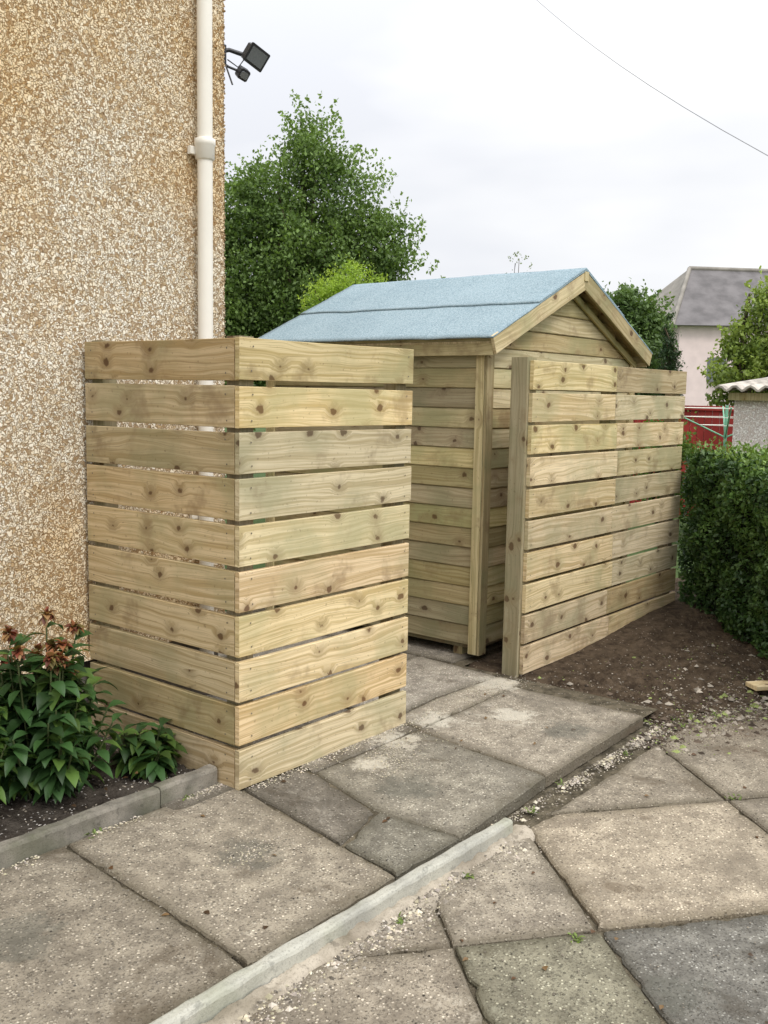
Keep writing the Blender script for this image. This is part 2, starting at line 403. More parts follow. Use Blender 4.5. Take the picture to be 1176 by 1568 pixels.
def slope(s,inner,outer,lift,ya=.222,yb=2.068):
    nx,ny=20,34; vs=[];fs=[]
    for i in range(nx+1):
        k=inner+(outer-inner)*i/nx
        for j in range(ny+1):
            y=ya+(yb-ya)*j/ny
            x=XM+s*1.005*k; z=2.245-.447*k+lift
            z+=.005*noise.noise(Vector((x*4,y*4,s)))+.002*noise.noise(Vector((x*14,y*10,2)))
            vs.append((x,y,z))
    for i in range(nx):
        for j in range(ny):
            a=i*(ny+1)+j; q=(a,a+ny+1,a+ny+2,a+1)
            fs.append(q if s<0 else q[::-1])
    fs=[tuple(reversed(f)) for f in fs]
    mb.add(vs,fs,None,(1,1,1),0,True)
for s in (-1,1):
    slope(s,0,1.02,0); slope(s,0,.55,.009)
ob=mb.build('felt_roof',[M_felt],shed)
so=ob.modifiers.new('s','SOLIDIFY'); so.thickness=.008; so.offset=-1
mb=MB()
for s in (-1,1):
    a=Vector((XM+s*.99,1.145,1.762)); b=Vector((XM,1.145,2.204)); d=b-a; dn=d.normalized(); wn=Vector((-dn.z,0,dn.x))
    board(mb,a,dn,d.length,(0,1,0),1.79,wn,.012,2)
mb.build('roof_deck',[M_shed],shed)
mb=MB(); box(mb,(X0+.02,Y0+.02,.05),(X1-.02,Y1-.02,ZE-.03),(.2,.5,.5)); mb.build('inner_lining',[M_post],shed)

# ------------------------------------------------------------------ house (pebbledash)
house=empty('pebbledash_house')
mb=MB()
HX=-8
def quadw(a,b,z0,z1): mb.add([(a[0],a[1],z0),(b[0],b[1],z0),(b[0],b[1],z1),(a[0],a[1],z1)],[(0,1,2,3)])
quadw((HX,WY),(WX,WY),.36,5.35);quadw((WX,WY),(WX,9),.36,5.35);quadw((WX,9),(HX,9),.36,5.35);quadw((HX,9),(HX,WY),.36,5.35)
vs=[(HX,WY,.40),(WX,WY,.40),(WX+.02,WY-.035,.33),(HX,WY-.035,.33),(HX,WY+.02,.325),(WX,WY+.02,.325)]
mb.add(vs,[(3,2,1,0),(4,5,2,3)])
mb.build('walls',[M_pebble],house)
mb=MB(); box(mb,(HX+.02,WY+.025,-.1),(WX-.02,8.98,.35)); mb.build('plinth',[M_render],house)
mb=MB()
def stone(c,q):
    vs=[c+Vector((random.uniform(-1,1),random.uniform(-1,1),random.uniform(-1,1))).normalized()*q for _ in range(4)]
    vs+= [c+Vector((0,0,q)),c-Vector((0,0,q))]
    mb.add(vs,[(0,1,4),(1,2,4),(2,3,4),(3,0,4),(1,0,5),(2,1,5),(3,2,5),(0,3,5)])
for k in range(2600):
    z=.37+random.random()*4.9; 
    c=Vector((WX+random.uniform(-.003,.004),WY+random.uniform(-.004,.01),z)) if random.random()<.6 else Vector((WX-random.random()**2*.12,WY-.002,z))
    stone(c,random.uniform(.003,.0065))
for k in range(6000):
    stone(Vector((random.uniform(-.9,WX),WY-.001,random.uniform(.4,3.5))),random.uniform(.003,.006))
mb.build('proud_pebbles',[M_pebble],house)
mb=MB()
vs=[(-8.3,.6,5.3),(1.05,.6,5.3),(1.05,9.3,5.3),(-8.3,9.3,5.3),(-4.3,4.95,8.2),(-2.9,4.95,8.2)]
mb.add(vs,[(0,1,5,4),(1,2,5),(2,3,4,5),(3,0,4),(3,2,1,0)])
mb.build('roof',[M_slate],house)
pipe=empty('downpipe')
mb=MB(); px,py=WX-.165,WY-.057
tube(mb,[(px,py,.1),(px,py,2.60)],[.034,.034],24)
tube(mb,[(px,py,2.60),(px,py,5.29)],[.034,.034],24)
tube(mb,[(px,py,2.50),(px,py,2.505),(px,py,2.56),(px,py,2.565),(px,py,2.59),(px,py,2.595)],[.036,.043,.043,.047,.047,.036],24)
mb.build('pipe',[M_white],pipe)
mb=MB()
for z in (2.54,.9,4.4):
    box(mb,(px-.062,py+.026,z-.018),(px+.062,py+.045,z+.018)); box(mb,(px-.02,py+.03,z-.012),(px+.02,WY,z+.012))
mb.build('brackets',[M_white],pipe)
# floodlight
fl=empty('security_floodlight')
fo=Vector((WX-.85,WY-1.02,0))
mb=MB()
box(mb,Vector((.85,1.03,2.97))+fo,Vector((.875,1.12,3.06))+fo)
def T(l): return [Vector(q)+fo for q in l]
tube(mb,T([(.86,1.06,3.03),(.90,1.04,3.045),(.96,1.0,3.03)]),[.011,.010,.011],8)
tube(mb,T([(.86,1.06,2.99),(.89,1.03,2.965),(.925,1.0,2.95)]),[.006,.006,.006],8)
tube(mb,T([(.86,1.06,3.05),(.875,1.03,2.96),(.885,1.0,2.88)]),[.004]*3,6)
tube(mb,T([(.96,.99,3.02),(.93,1.01,2.97),(.89,1.04,3.0)]),[.003]*3,6)
mb.build('bracket',[M_black],fl)
def rot_box(mb,c,fw,up,sx,sy,sz,mat=0,ch=.006):
    fw=Vector(fw).normalized(); up=Vector(up); rt=fw.cross(up).normalized(); up=rt.cross(fw)
    board(mb,Vector(c)-fw*sy/2,fw,sy,rt,sx,up,sz,1,0,ch,(1,1,1),mat)
mb=MB(); fw=Vector((-.25,-.85,-.45))
c=Vector((.985,.96,3.025))+fo; upv=(.35,0,1)
rot_box(mb,c,fw,upv,.095,.045,.078)
rot_box(mb,c+fw.normalized()*.024,fw,upv,.108,.010,.09,0,.004)
rot_box(mb,c+fw.normalized()*.030,fw,upv,.086,.004,.066,1,.001)
rot_box(mb,c-fw.normalized()*.03,fw,upv,.05,.03,.045)
c2=Vector((.925,.975,2.935))+fo; f2=Vector((-.3,-.7,-.5))
rot_box(mb,c2,f2,(.3,0,1),.05,.045,.05); rot_box(mb,c2+f2.normalized()*.024,f2,(.3,0,1),.036,.012,.03,1)
mb.build('lamp_heads',[M_black,M_glass],fl)

# ------------------------------------------------------------------ ground
mb=MB(); mb.add([(-500,-500,-.10),(500,-500,-.10),(500,500,-.10),(-500,500,-.10)],[(0,1,2,3)]); mb.build('ground',[M_grass])
mb=MB(); mb.add([(-7,-7,-.058),(6.8,-7,-.058),(6.8,0.2,-.058),(-7,0.2,-.058)],[(0,1,2,3)]); mb.build('yard_bedding',[M_joint])
mb=MB(); mb.add([(-7,-.80,-.010),(1.99,-.80,-.010),(1.99,.33,-.010),(4.2,.33,-.010),(4.2,2.3,-.010),(-7,2.3,-.010)],[(0,1,2,3,4,5)]); mb.build('path_bedding',[M_joint])
def clip(poly,n,d):
    out=[]
    for i in range(len(poly)):
        a=poly[i];b=poly[(i+1)%len(poly)]
        da=a[0]*n[0]+a[1]*n[1]-d; db=b[0]*n[0]+b[1]*n[1]-d
        if da>=0: out.append(a)
        if da*db<0:
            t=da/(da-db); out.append((a[0]+(b[0]-a[0])*t,a[1]+(b[1]-a[1])*t))
    return out
def slab(mb,poly,z,th,col,tilt=.003,wear=1.0):
    if len(poly)<3: return
    A=sum(poly[i][0]*poly[(i+1)%len(poly)][1]-poly[(i+1)%len(poly)][0]*poly[i][1] for i in range(len(poly)))/2
    if abs(A)<.006: return
    if A<0: poly=poly[::-1]
    pts=[]
    for i in range(len(poly)):
        a=Vector(poly[i]);b=Vector(poly[(i+1)%len(poly)]);L=(b-a).length;k=max(1,int(L/.03))
        nn=Vector((-(b-a).y,(b-a).x)).normalized()
        for j in range(k):
            q=a+(b-a)*j/k
            w=abs(noise.noise(Vector((q.x*9,q.y*9,z*7))))*.010*wear+ (.005 if j==0 else 0)
            if random.random()<.08: w+=random.uniform(.003,.012)*wear
            pts.append(q+nn*w)
    n=len(pts); cx=sum(q.x for q in pts)/n; cy=sum(q.y for q in pts)/n; C=Vector((cx,cy))
    tx,ty=random.uniform(-tilt,tilt),random.uniform(-tilt,tilt)
    zz=lambda q: z+(q.x-cx)*tx+(q.y-cy)*ty
    vs=[];
    for q in pts: vs.append((q.x,q.y,z-th))
    for q in pts: vs.append((q.x,q.y,zz(q)-.006))
    for q in pts:
        i=q+(C-q).normalized()*.007; vs.append((i.x,i.y,zz(i)))
    for q in pts:
        i=q+(C-q).normalized()*min(.085,(C-q).length*.5); vs.append((i.x,i.y,zz(i)))
    fs=[];uv=[]
    for r_ in (0,1,2):
        for i in range(n):
            j=(i+1)%n; fs.append((r_*n+i,r_*n+j,(r_+1)*n+j,(r_+1)*n+i))
            uv.append([(0,0)]*4 if r_<2 else [(0,0),(0,0),(1,0),(1,0)])
    fs.append(tuple(3*n+i for i in range(n))); uv.append([(1,0)]*n)
    mb.add(vs,fs,uv,col)
pth=MB()
def up(poly,col,z=0.0): slab(pth,[(x,y) for x,y in poly],z+random.uniform(-.002,.002),.05,col,.002)
def W(b,r=1,gg=1,bb=1): return (b*r,b*gg,b*bb)
up([(-1.50,-.87),(-.79,-.87),(-.70,.08),(-1.46,.08)],W(.95,1.02,1,.95))
up([(-2.4,-.87),(-1.51,-.87),(-1.47,.08),(-2.4,.08)],W(.92))
up([(-3.4,-.87),(-2.41,-.87),(-2.41,.08),(-3.4,.08)],W(.92))
up([(-.78,-.87),(-.155,-.87),(-.115,-.60),(-.008,-.03),(-.02,.08),(-.695,.08)],W(1.1,1.02,1,.95))
up([(-.105,-.60),(.165,-.525),(.295,-.10),(.285,-.02),(.0,-.02)],W(.70))
up([(-.15,-.87),(.19,-.87),(.168,-.53),(-.108,-.61)],W(.82,.96,1,.98))
up([(.195,-.87),(.865,-.82),(.957,-.12),(.30,-.11),(.172,-.53)],W(1.0,.98,1,.98))
up([(.87,-.82),(1.83,-.80),(1.82,-.10),(.96,-.12)],W(1.12,1.02,1,.96))
up([(.30,-.105),(.98,-.11),(.98,.6),(.30,.6)],W(1.0))
up([(-.3,.0),(.29,-.01),(.29,.6),(-.3,.6)],W(.8))
up([(.985,-.115),(1.92,-.095),(1.92,.06),(1.42,.09),(1.0,.05)],W(1.25,1.02,1,.95))
up([(.99,.06),(1.41,.10),(1.92,.07),(1.97,.62),(1.0,.62)],W(1.25))
up([(1.0,.63),(1.97,.63),(1.97,1.4),(1.0,1.4)],W(1.0))
up([(1.98,.40),(2.7,.40),(2.7,1.2),(1.98,1.2)],W(1.0)); up([(1.98,1.21),(2.7,1.21),(2.7,2.0),(1.98,2.0)],W(1.0))
up([(.3,.61),(.99,.63),(.99,1.4),(.9,1.4),(.9,1.1),(.3,1.1)],W(.9))
up([(1.0,1.41),(1.97,1.41),(1.97,2.2),(1.0,2.2)],W(.9))
pth.build('path_paving_slabs',[M_slab])
low=MB()
O=Vector((.55,-.88)); a_=Vector((-.66,-.75)).normalized(); b_=Vector((.78,-.625)).normalized()
def lo_(a0,a1,b0,b1,col,dz=0):
    g=.002
    P=[O+a_*(a0+g)+b_*(b0+g),O+a_*(a1-g)+b_*(b0+g),O+a_*(a1-g)+b_*(b1-g),O+a_*(a0+g)+b_*(b1-g)]
    poly=clip([(q.x,q.y) for q in P],(0,-1),.955)
    slab(low,poly,-.045+dz,.04,col,.004,1.3)
cols={(0,0):W(1.28,1.05,1,.92),(1,0):W(.68,.94,1,1.06),(1,-1):W(.82,.96,1,.89),(0,-1):W(1.08,1.02,1,.96),(-1,0):W(1.02,1.03,1,.94),(-1,1):W(1.05,1.03,1,.94),(2,-1):W(.95)}
A=[-2.5,-1.66,-.83,0,.77,1.55,2.35,3.2]; B=[-2.9,-2.1,-1.25,-.44,0,.85,1.7,2.55,3.3]
for i in range(len(A)-1):
    for j in range(len(B)-1):
        c=cols.get((i-3,j-4), W(random.uniform(.9,1.12),1.03,1,.95))
        lo_(A[i],A[i+1],B[j],B[j+1],c,random.uniform(-.003,.003))
low.build('yard_paving_slabs',[M_slab])
def edging(name,x0,x1,y0,y1,z0,z1,mat,joints,skew=0):
    mb=MB(); xs=[x0]+joints+[x1]
    for a,b in zip(xs[:-1],xs[1:]):
        nseg=max(2,int((b-a)/.03)); prof=[(y0,z0),(y0,z1-.012),(y0+.004,z1-.004),(y0+.012,z1),(y1-.012,z1),(y1-.004,z1-.004),(y1,z1-.012),(y1,z0)]
        vs=[];fs=[]
        dz=random.uniform(-.004,.004)
        for k in range(nseg+1):
            x=a+.002+(b-a-.004)*k/nseg
            for (y,z) in prof:
                nz=noise.noise(Vector((x*14,y*30,z*30)))*.003+noise.noise(Vector((x*40,y*60,z*60)))*.0015
                vs.append((x,y+skew*(x-x1)+nz,z+(dz+nz if z>z0 else 0)))
        n=8
        for k in range(nseg):
            for i in range(n-1): fs.append((k*n+i,(k+1)*n+i,(k+1)*n+i+1,k*n+i+1))
        fs.append(tuple(range(n))); fs.append(tuple(nseg*n+i for i in range(n-1,-1,-1)))
        mb.add(vs,fs)
    mb.build(name,[mat])
edging('concrete_edging',-5,.40,-.952,-.908,-.08,.016,M_kerb,[-4.1,-3.2,-2.3,-1.4],skew=-.02)
edging('garden_kerb',-5,-.03,.088,.142,-.06,.062,M_kerbo,[-4,-3,-2.1,-1.25,-.30])
def soil(name,x0,x1,y0,y1,res,fz,mat):
    nx=int((x1-x0)/res);ny=int((y1-y0)/res);vs=[];fs=[]
    for j in range(ny+1):
        for i in range(nx+1):
            x=x0+(x1-x0)*i/nx;y=y0+(y1-y0)*j/ny; vs.append((x,y,fz(x,y)))
    for j in range(ny):
        for i in range(nx):
            a=j*(nx+1)+i; fs.append((a,a+1,a+nx+2,a+nx+1))
    mb=MB(); mb.add(vs,fs,None,(1,1,1),0,True); return mb.build(name,[mat])
def nz(x,y,s,a): return noise.noise(Vector((x*s,y*s,3.3)))*a
def ss(a,b,x):
    t=min(1,max(0,(x-a)/(b-a))); return t*t*(3-2*t)
def bz(x,y): return .025+nz(x,y,4,.02)+nz(x,y,14,.016)+nz(x,y,40,.012)
soil('flower_bed_soil',-5,-.03,.143,WY+.03,.02,bz,M_soil2)
def mz(x,y):
    yc=-.955-.02*(x-.4); d=(yc-y)
    w=.055+.06*noise.noise(Vector((x*2.5,0,7)))+.03*noise.noise(Vector((x*9,y*9,7)))
    return -.085+.055*ss(w+.02,w-.03,d)+nz(x,y,22,.012)+nz(x,y,60,.008)
soil('mortar_haunching',-2.6,.46,-1.12,-.93,.0085,mz,M_mortar)
def rs(x,y):
    e=.06*noise.noise(Vector((x*3,y*3,0)))+.05*noise.noise(Vector((x*11,y*11,0)))
    dx=x-(1.87 if y>-.85 else 1.92)+e
    bl=-.90-.37*max(0,x-1.84)
    dy=y-bl+e
    k=ss(-.04,.22,min(dx,dy))
    h=-.072+k*(.07+.09*ss(2.2,4.2,x)*ss(-1.2,0,y))
    q=.15+.85*ss(-.06,-.3,y)
    return h+k*q*(nz(x,y,5,.035)+nz(x,y,16,.026)+nz(x,y,42,.018))+ (1-k)*(nz(x,y,9,.02)+nz(x,y,30,.014))
soil('soil_border',1.7,7.0,-2.9,.32,.022,rs,M_soil)
def crumbs(name,items,mat):
    mb=MB()
    for (x,y,z,s,c) in items:
        ct=Vector((x,y,z)); pts=[Vector((1,0,0)),Vector((0,1,0)),Vector((-1,0,0)),Vector((0,-1,0)),Vector((0,0,.8)),Vector((0,0,-.5))]
        an=random.random()*3.14; rm=Matrix.Rotation(an,3,'Z')
        vs=[ct+rm@Vector((q.x*s*random.uniform(.6,1.3),q.y*s*random.uniform(.6,1.3),q.z*s*random.uniform(.5,1))) for q in pts]
        mb.add(vs,[(0,1,4),(1,2,4),(2,3,4),(3,0,4),(1,0,5),(2,1,5),(3,2,5),(0,3,5)],None,c)
    return mb.build(name,[mat])
m=N('rubble'); at=m.attr(); m.base(m.mix(1.0,at,m.mix(m.noise(m.obj(),120,2).outputs[0],(.6,.6,.6),(1.2,1.2,1.2)),'MULTIPLY')); m.rough(.9); M_rub=m.mat
it=[]
cream=lambda:(lambda b:(b,b*random.uniform(.86,.93),b*random.uniform(.62,.8)))(random.uniform(.35,.8))
dull=lambda:(lambda b:(b,b*.88,b*.72))(random.uniform(.1,.4))
for k in range(6500):
    x=random.uniform(-1.8,1.85); y=(-.97-abs(random.gauss(0,.05))) if x<.4 else (-.90-abs(random.gauss(0,.035))+.045)
    d_=noise.noise(Vector((x*3.3,0,1)))
    if d_<.0 and random.random()<.75: continue
    z=max(mz(x,y),-.046) if x<.45 else -.045
    it.append((x,y,z,random.uniform(.0015,.006) if random.random()<.95 else random.uniform(.007,.014),cream() if random.random()<.55 else dull()))
for k in range(1000):
    x=random.uniform(-2.2,0); y=.08-abs(random.gauss(0,.022))
    if noise.noise(Vector((x*5,0,5)))<.0: continue
    it.append((x,y,.002,random.uniform(.002,.006),cream()))
for k in range(1400):
    x=random.uniform(-1.5,2.0); y=random.uniform(-.8,.0); it.append((x,y,.002,random.uniform(.0012,.0045),(lambda b:(b,b*.9,b*.75))(random.uniform(.04,.5))))
for k in range(2200):
    x=random.uniform(-1,3.0); y=random.uniform(-2.2,-1.0); it.append((x,y,-.043,random.uniform(.0012,.0045),(lambda b:(b,b*.88,b*.7))(random.uniform(.03,.4))))
for k in range(500):
    x=random.uniform(.0,1.15); y=-.03-abs(random.gauss(0,.03)); it.append((x,y,.002,random.uniform(.002,.005),cream()))
for (gx,gy,sx_,sy_,nn_) in ((.72,-.20,.14,.05,400),(.55,-.30,.10,.05,200),(1.3,.0,.3,.05,300),(1.75,-.05,.12,.06,300),(-.35,-.42,.07,.035,220)):
    for k in range(nn_):
        it.append((random.gauss(gx,sx_),random.gauss(gy,sy_),.002,random.uniform(.0015,.004),cream()))
crumbs('mortar_rubble',it,M_rub)
it=[]
for k in range(11000):
    x=random.uniform(1.55,4.0); bl=-.90-.37*max(0,x-1.84); y=bl+ (random.gauss(-.02,.15) if random.random()<.75 else random.uniform(0,.9))
    if y>-.03 or (y>-.84 and x<1.84): continue
    z=max(rs(x,y) if x>1.7 else -1,-.045)
    q=random.random()
    if q<.35: b=random.uniform(.2,.5);c=(b,b*.88,b*.72)
    elif q<.45: b=random.uniform(.2,.4);c=(b*.85,b,b*.35)
    else: b=random.uniform(.05,.16);c=(b,b*.75,b*.55)
    it.append((x,y,z,random.uniform(.002,.008) if random.random()<.95 else random.uniform(.010,.024),c))
for k in range(1500):
    x=random.uniform(-2,-.05);y=random.uniform(.15,.85);b=random.uniform(.15,.7)
    it.append((x,y,bz(x,y)+.002,random.uniform(.0015,.005),(b,b*.93,b*.85)))
crumbs('garden_stones',it,M_rub)
mb=MB(); board(mb,(2.60,-1.04,.015),(.75,-.6,0.02),.5,(.6,.75,0),.10,(0,0,1),.022,2,col=(.95,.5,.4)); mb.build('timber_offcut',[M_wood])

# ------------------------------------------------------------------ foliage
def leaves_mesh(name,P,size,cols,mat,parent=None,elong=1.7,droop=.0,up_bias=.3):
    n=len(P); 
    d=rng.normal(size=(n,3)); d[:,2]-=droop; d/=np.linalg.norm(d,axis=1)[:,None]
    nr=rng.normal(size=(n,3)); nr[:,2]+=up_bias*2
    s=np.cross(d,nr); s/=np.linalg.norm(s,axis=1)[:,None]+1e-9
    nn=np.cross(s,d)
    L=(size*rng.uniform(.65,1.25,n))[:,None]; Wd=L/elong/2
    v0=P-d*L*.5; v1=P+s*Wd+nn*L*.08; v2=P+d*L*.5; v3=P-s*Wd+nn*L*.08
    vs=np.stack([v0,v1,v2,v3],1).reshape(-1,3)
    f=np.arange(n*4).reshape(n,4)
    me=bpy.data.meshes.new(name); me.vertices.add(n*4); me.vertices.foreach_set('co',vs.ravel())
    me.loops.add(n*4); me.loops.foreach_set('vertex_index',f.ravel())
    me.polygons.add(n); me.polygons.foreach_set('loop_start',np.arange(0,n*4,4)); me.polygons.foreach_set('loop_total',np.full(n,4))
    me.update(calc_edges=True)
    ca=me.color_attributes.new('Col','FLOAT_COLOR','CORNER')
    c4=np.ones((n,4,4)); c4[:,:,:3]=cols[:,None,:]
    ca.data.foreach_set('color',c4.ravel())
    me.materials.append(mat); ob=bpy.data.objects.new(name,me); COL.objects.link(ob)
    if parent: ob.parent=parent
    return ob
RT=np.array([.623,-.783,0]);FW=np.array([.782,.622,0])
def tree(name,base,blobs,nclump,nleaf,cr,lsize,ca,cb,droop=.3,trunk_r=.12,depth=1.0,strands=0,elong=1.7):
    e=empty(name); base=np.array(base,float)
    vol=np.array([b[2]*b[3] for b in blobs]); pr=vol/vol.sum()
    P=[];Cc=[];tips=[]
    for k in range(nclump):
        b=blobs[rng.choice(len(blobs),p=pr)]
        q=rng.normal(size=3); q/=np.linalg.norm(q); rr=rng.uniform(.35,1.0)**.6
        c=base+RT*(b[0]+q[0]*b[2]*rr)+FW*(q[1]*b[2]*rr*depth)+np.array([0,0,b[1]+q[2]*b[3]*rr])
        crr=cr*rng.uniform(.6,1.3)
        m=int(nleaf*rng.uniform(.6,1.3))
        pts=rng.normal(size=(m,3))*crr*np.array([.5,.5,.38])
        pts[:,2]-=np.abs(rng.normal(size=m))*crr*droop
        P.append(c+pts)
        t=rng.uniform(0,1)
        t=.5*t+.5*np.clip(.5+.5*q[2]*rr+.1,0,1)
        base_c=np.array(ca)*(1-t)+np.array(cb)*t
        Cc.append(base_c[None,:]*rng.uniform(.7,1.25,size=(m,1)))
        tips.append((c,rr))
    for k in range(strands):
        b=blobs[rng.choice(len(blobs))]
        an=rng.uniform(-.2,1.1)*math.pi; sx=math.cos(an);sz=abs(math.sin(an))
        c=base+RT*(b[0]+sx*b[2])+np.array([0,0,b[1]+sz*b[3]])+FW*rng.uniform(-.5,.5)*b[2]
        dr=np.array([0,0,1.])*rng.uniform(.2,1)+RT*sx*.7+FW*rng.uniform(-.4,.4)
        m=12; tt=rng.uniform(0,1,m)[:,None]*cr*1.2
        P.append(c+dr*tt+rng.normal(size=(m,3))*.02)
        Cc.append(np.tile(np.array(cb),(m,1))*rng.uniform(.7,1.2,size=(m,1)))
    P=np.concatenate(P);Cc=np.concatenate(Cc)
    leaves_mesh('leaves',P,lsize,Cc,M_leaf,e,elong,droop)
    mb=MB(); b0=Vector(base); top=max(b[1]+b[3]*.5 for b in blobs)
    pts=[b0+Vector((0,0,top*k/6))+Vector((random.uniform(-.06,.06),random.uniform(-.06,.06),0))*min(k,2) for k in range(7)]
    tube(mb,pts,[trunk_r*(1-.13*k) for k in range(7)],10)
    idx=rng.choice(len(tips),min(60,len(tips)),replace=False)
    for i in idx:
        c,rr=tips[i]; c=Vector(c); h=max(.5,(c.z-b0.z)*.62); st=b0+Vector((0,0,h))
        mid=(st+c)/2+Vector((0,0,.08))
        tube(mb,[st,mid,c],[trunk_r*.28,trunk_r*.16,.006],5,caps=False)
    mb.build('trunk_and_limbs',[M_bark],e)
    return e
big=[(.05,5.35,.22,.40),(.1,4.95,.52,.45),(-.45,4.55,.55,.5),(-.95,4.2,.65,.6),(.55,4.5,.55,.55),(0,3.9,.85,.6),(0,3.4,1.05,.7),(1.1,3.75,.48,.6),(1.4,3.1,.48,.45),(-.8,3.05,.85,.8),(.3,2.8,1.15,.6),(-1.6,3.8,.7,.8),(-1.4,2.6,.9,.8),(1.15,2.5,.8,.5),(-.6,2.0,1.2,.6)]
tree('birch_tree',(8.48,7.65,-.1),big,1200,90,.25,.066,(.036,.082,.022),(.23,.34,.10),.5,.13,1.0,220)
tree('golden_conifer',(5.95,4.5,-.1),[(-.02,2.66,.30,.30),(-.26,2.50,.30,.28),(.24,2.54,.30,.28),(-.05,2.45,.5,.3),(0,1.7,.6,.6),(0,.9,.65,.7)],560,80,.085,.036,(.16,.29,.03),(.42,.56,.09),-.6,.06,1.0,90,2.6)
tree('garden_tree',(17.5,6.55,-.1),[(-.35,3.5,.5,.45),(.1,3.35,.5,.5),(-.6,2.9,.5,.6),(0,2.3,.8,.9),(.35,2.9,.3,.5)],320,65,.24,.10,(.045,.09,.03),(.18,.27,.09),.3,.12,1.0,40)
tree('dark_conifer',(16.9,5.45,-.1),[(-.05,2.75,.12,.5),(0,2.1,.22,.7),(0,1.2,.3,.9)],200,60,.10,.06,(.022,.05,.022),(.06,.10,.04),-.4,.07,1.0,0,2.5)
tree('sycamore_tree',(11.95,2.2,-.1),[(.25,2.95,.32,.3),(-.05,2.45,.3,.4),(.6,2.85,.4,.35),(-.1,1.9,.48,.5),(1.0,2.85,.4,.4),(.7,2.1,.7,.7),(1.6,2.6,.8,.8)],460,70,.18,.07,(.08,.14,.03),(.33,.42,.10),.3,.1,1.0,70)
tree('laurel_shrub',(8.3,1.95,-.1),[(0,1.0,.35,.35),(.2,.7,.5,.5)],100,60,.15,.05,(.05,.09,.02),(.16,.25,.06),.2,.03)
tree('birch_sapling',(15.4,8.2,-.1),[(0,4.15,.18,.3),(.1,3.7,.3,.4),(-.35,3.95,.1,.22)],20,12,.15,.05,(.12,.17,.08),(.24,.3,.14),.2,.04,1.0,8)
P=[];Cc=[]
for k in range(800):
    an=rng.uniform(-.62,.62); dd=rng.uniform(55,70)
    c=np.array([-2.45,-2.62,0])+ (FW*math.cos(an)+RT*math.sin(an))*dd; hh_=2.6+1.0*noise.noise(Vector((an*9,0,0)))
    c[2]=rng.uniform(0,1)*hh_; m=30
    P.append(c+rng.normal(size=(m,3))*.55); t=rng.uniform(.2,1); Cc.append(np.tile(np.array((.06,.09,.04))*(1-t)+np.array((.15,.2,.09))*t,(m,1)))
leaves_mesh('distant_trees',np.concatenate(P),.55,np.concatenate(Cc),M_leaf)
# privet hedge
hedge=empty('privet_hedge')
h0=np.array([4.12,-.02,0]);hd=np.array([-.707,-.707,0]);hn=np.array([.707,-.707,0])
def hz(s): return 1.10+.05*noise.noise(Vector((s*1.7,0,0)))+.04*noise.noise(Vector((s*6,2,0)))
n=56000
s=rng.uniform(-.02,3.6,n); u=rng.uniform(0,.9,n); z=rng.uniform(.03,1.0,n)
face=rng.uniform(size=n); tops=np.array([hz(a) for a in s])
inner=np.abs(rng.normal(size=n))*.065; z=z*tops
mt_=(face>=.60)&(face<.9)
u=np.where(face<.60,inner,u); z=np.where(mt_,tops-inner*1.1,z); s=np.where(face>=.9,inner-.02,s)
bul=np.array([noise.noise(Vector((a*2.6,b*3,c*2.8)))*.12+noise.noise(Vector((a*8,b*8,c*8)))*.05 for a,b,c in zip(s,u,z)])
rnd_=np.clip((z-(tops-.16))/.16,0,1)**2*.09
P=h0+hd*s[:,None]+hn*(u+(rnd_-bul)*(face<.60))[:,None]; P[:,2]=z+bul*.4*mt_
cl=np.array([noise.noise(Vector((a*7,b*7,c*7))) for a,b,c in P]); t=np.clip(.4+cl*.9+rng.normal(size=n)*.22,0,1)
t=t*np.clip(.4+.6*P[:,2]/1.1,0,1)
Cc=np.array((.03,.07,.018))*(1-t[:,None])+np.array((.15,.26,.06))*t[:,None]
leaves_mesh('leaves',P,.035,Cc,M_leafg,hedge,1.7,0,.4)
k=3600; s=rng.uniform(0,3.6,k);P=h0+hd*s[:,None]+hn*rng.uniform(.02,.8,k)[:,None];P[:,2]=np.array([hz(a) for a in s])+np.abs(rng.normal(size=k))*.04
leaves_mesh('top_shoots',P,.035,np.tile(np.array((.19,.30,.07)),(k,1))*rng.uniform(.6,1.2,size=(k,1)),M_leafg,hedge,2,-1,.1)
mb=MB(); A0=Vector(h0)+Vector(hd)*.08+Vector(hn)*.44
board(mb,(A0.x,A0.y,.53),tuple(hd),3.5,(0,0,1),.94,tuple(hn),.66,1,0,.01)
mcore=simple('hedge_core',(.012,.02,.008),.95,.3,20); mb.build('dark_core',[mcore],hedge)  # solid near-black box filling the hedge behind the leaves

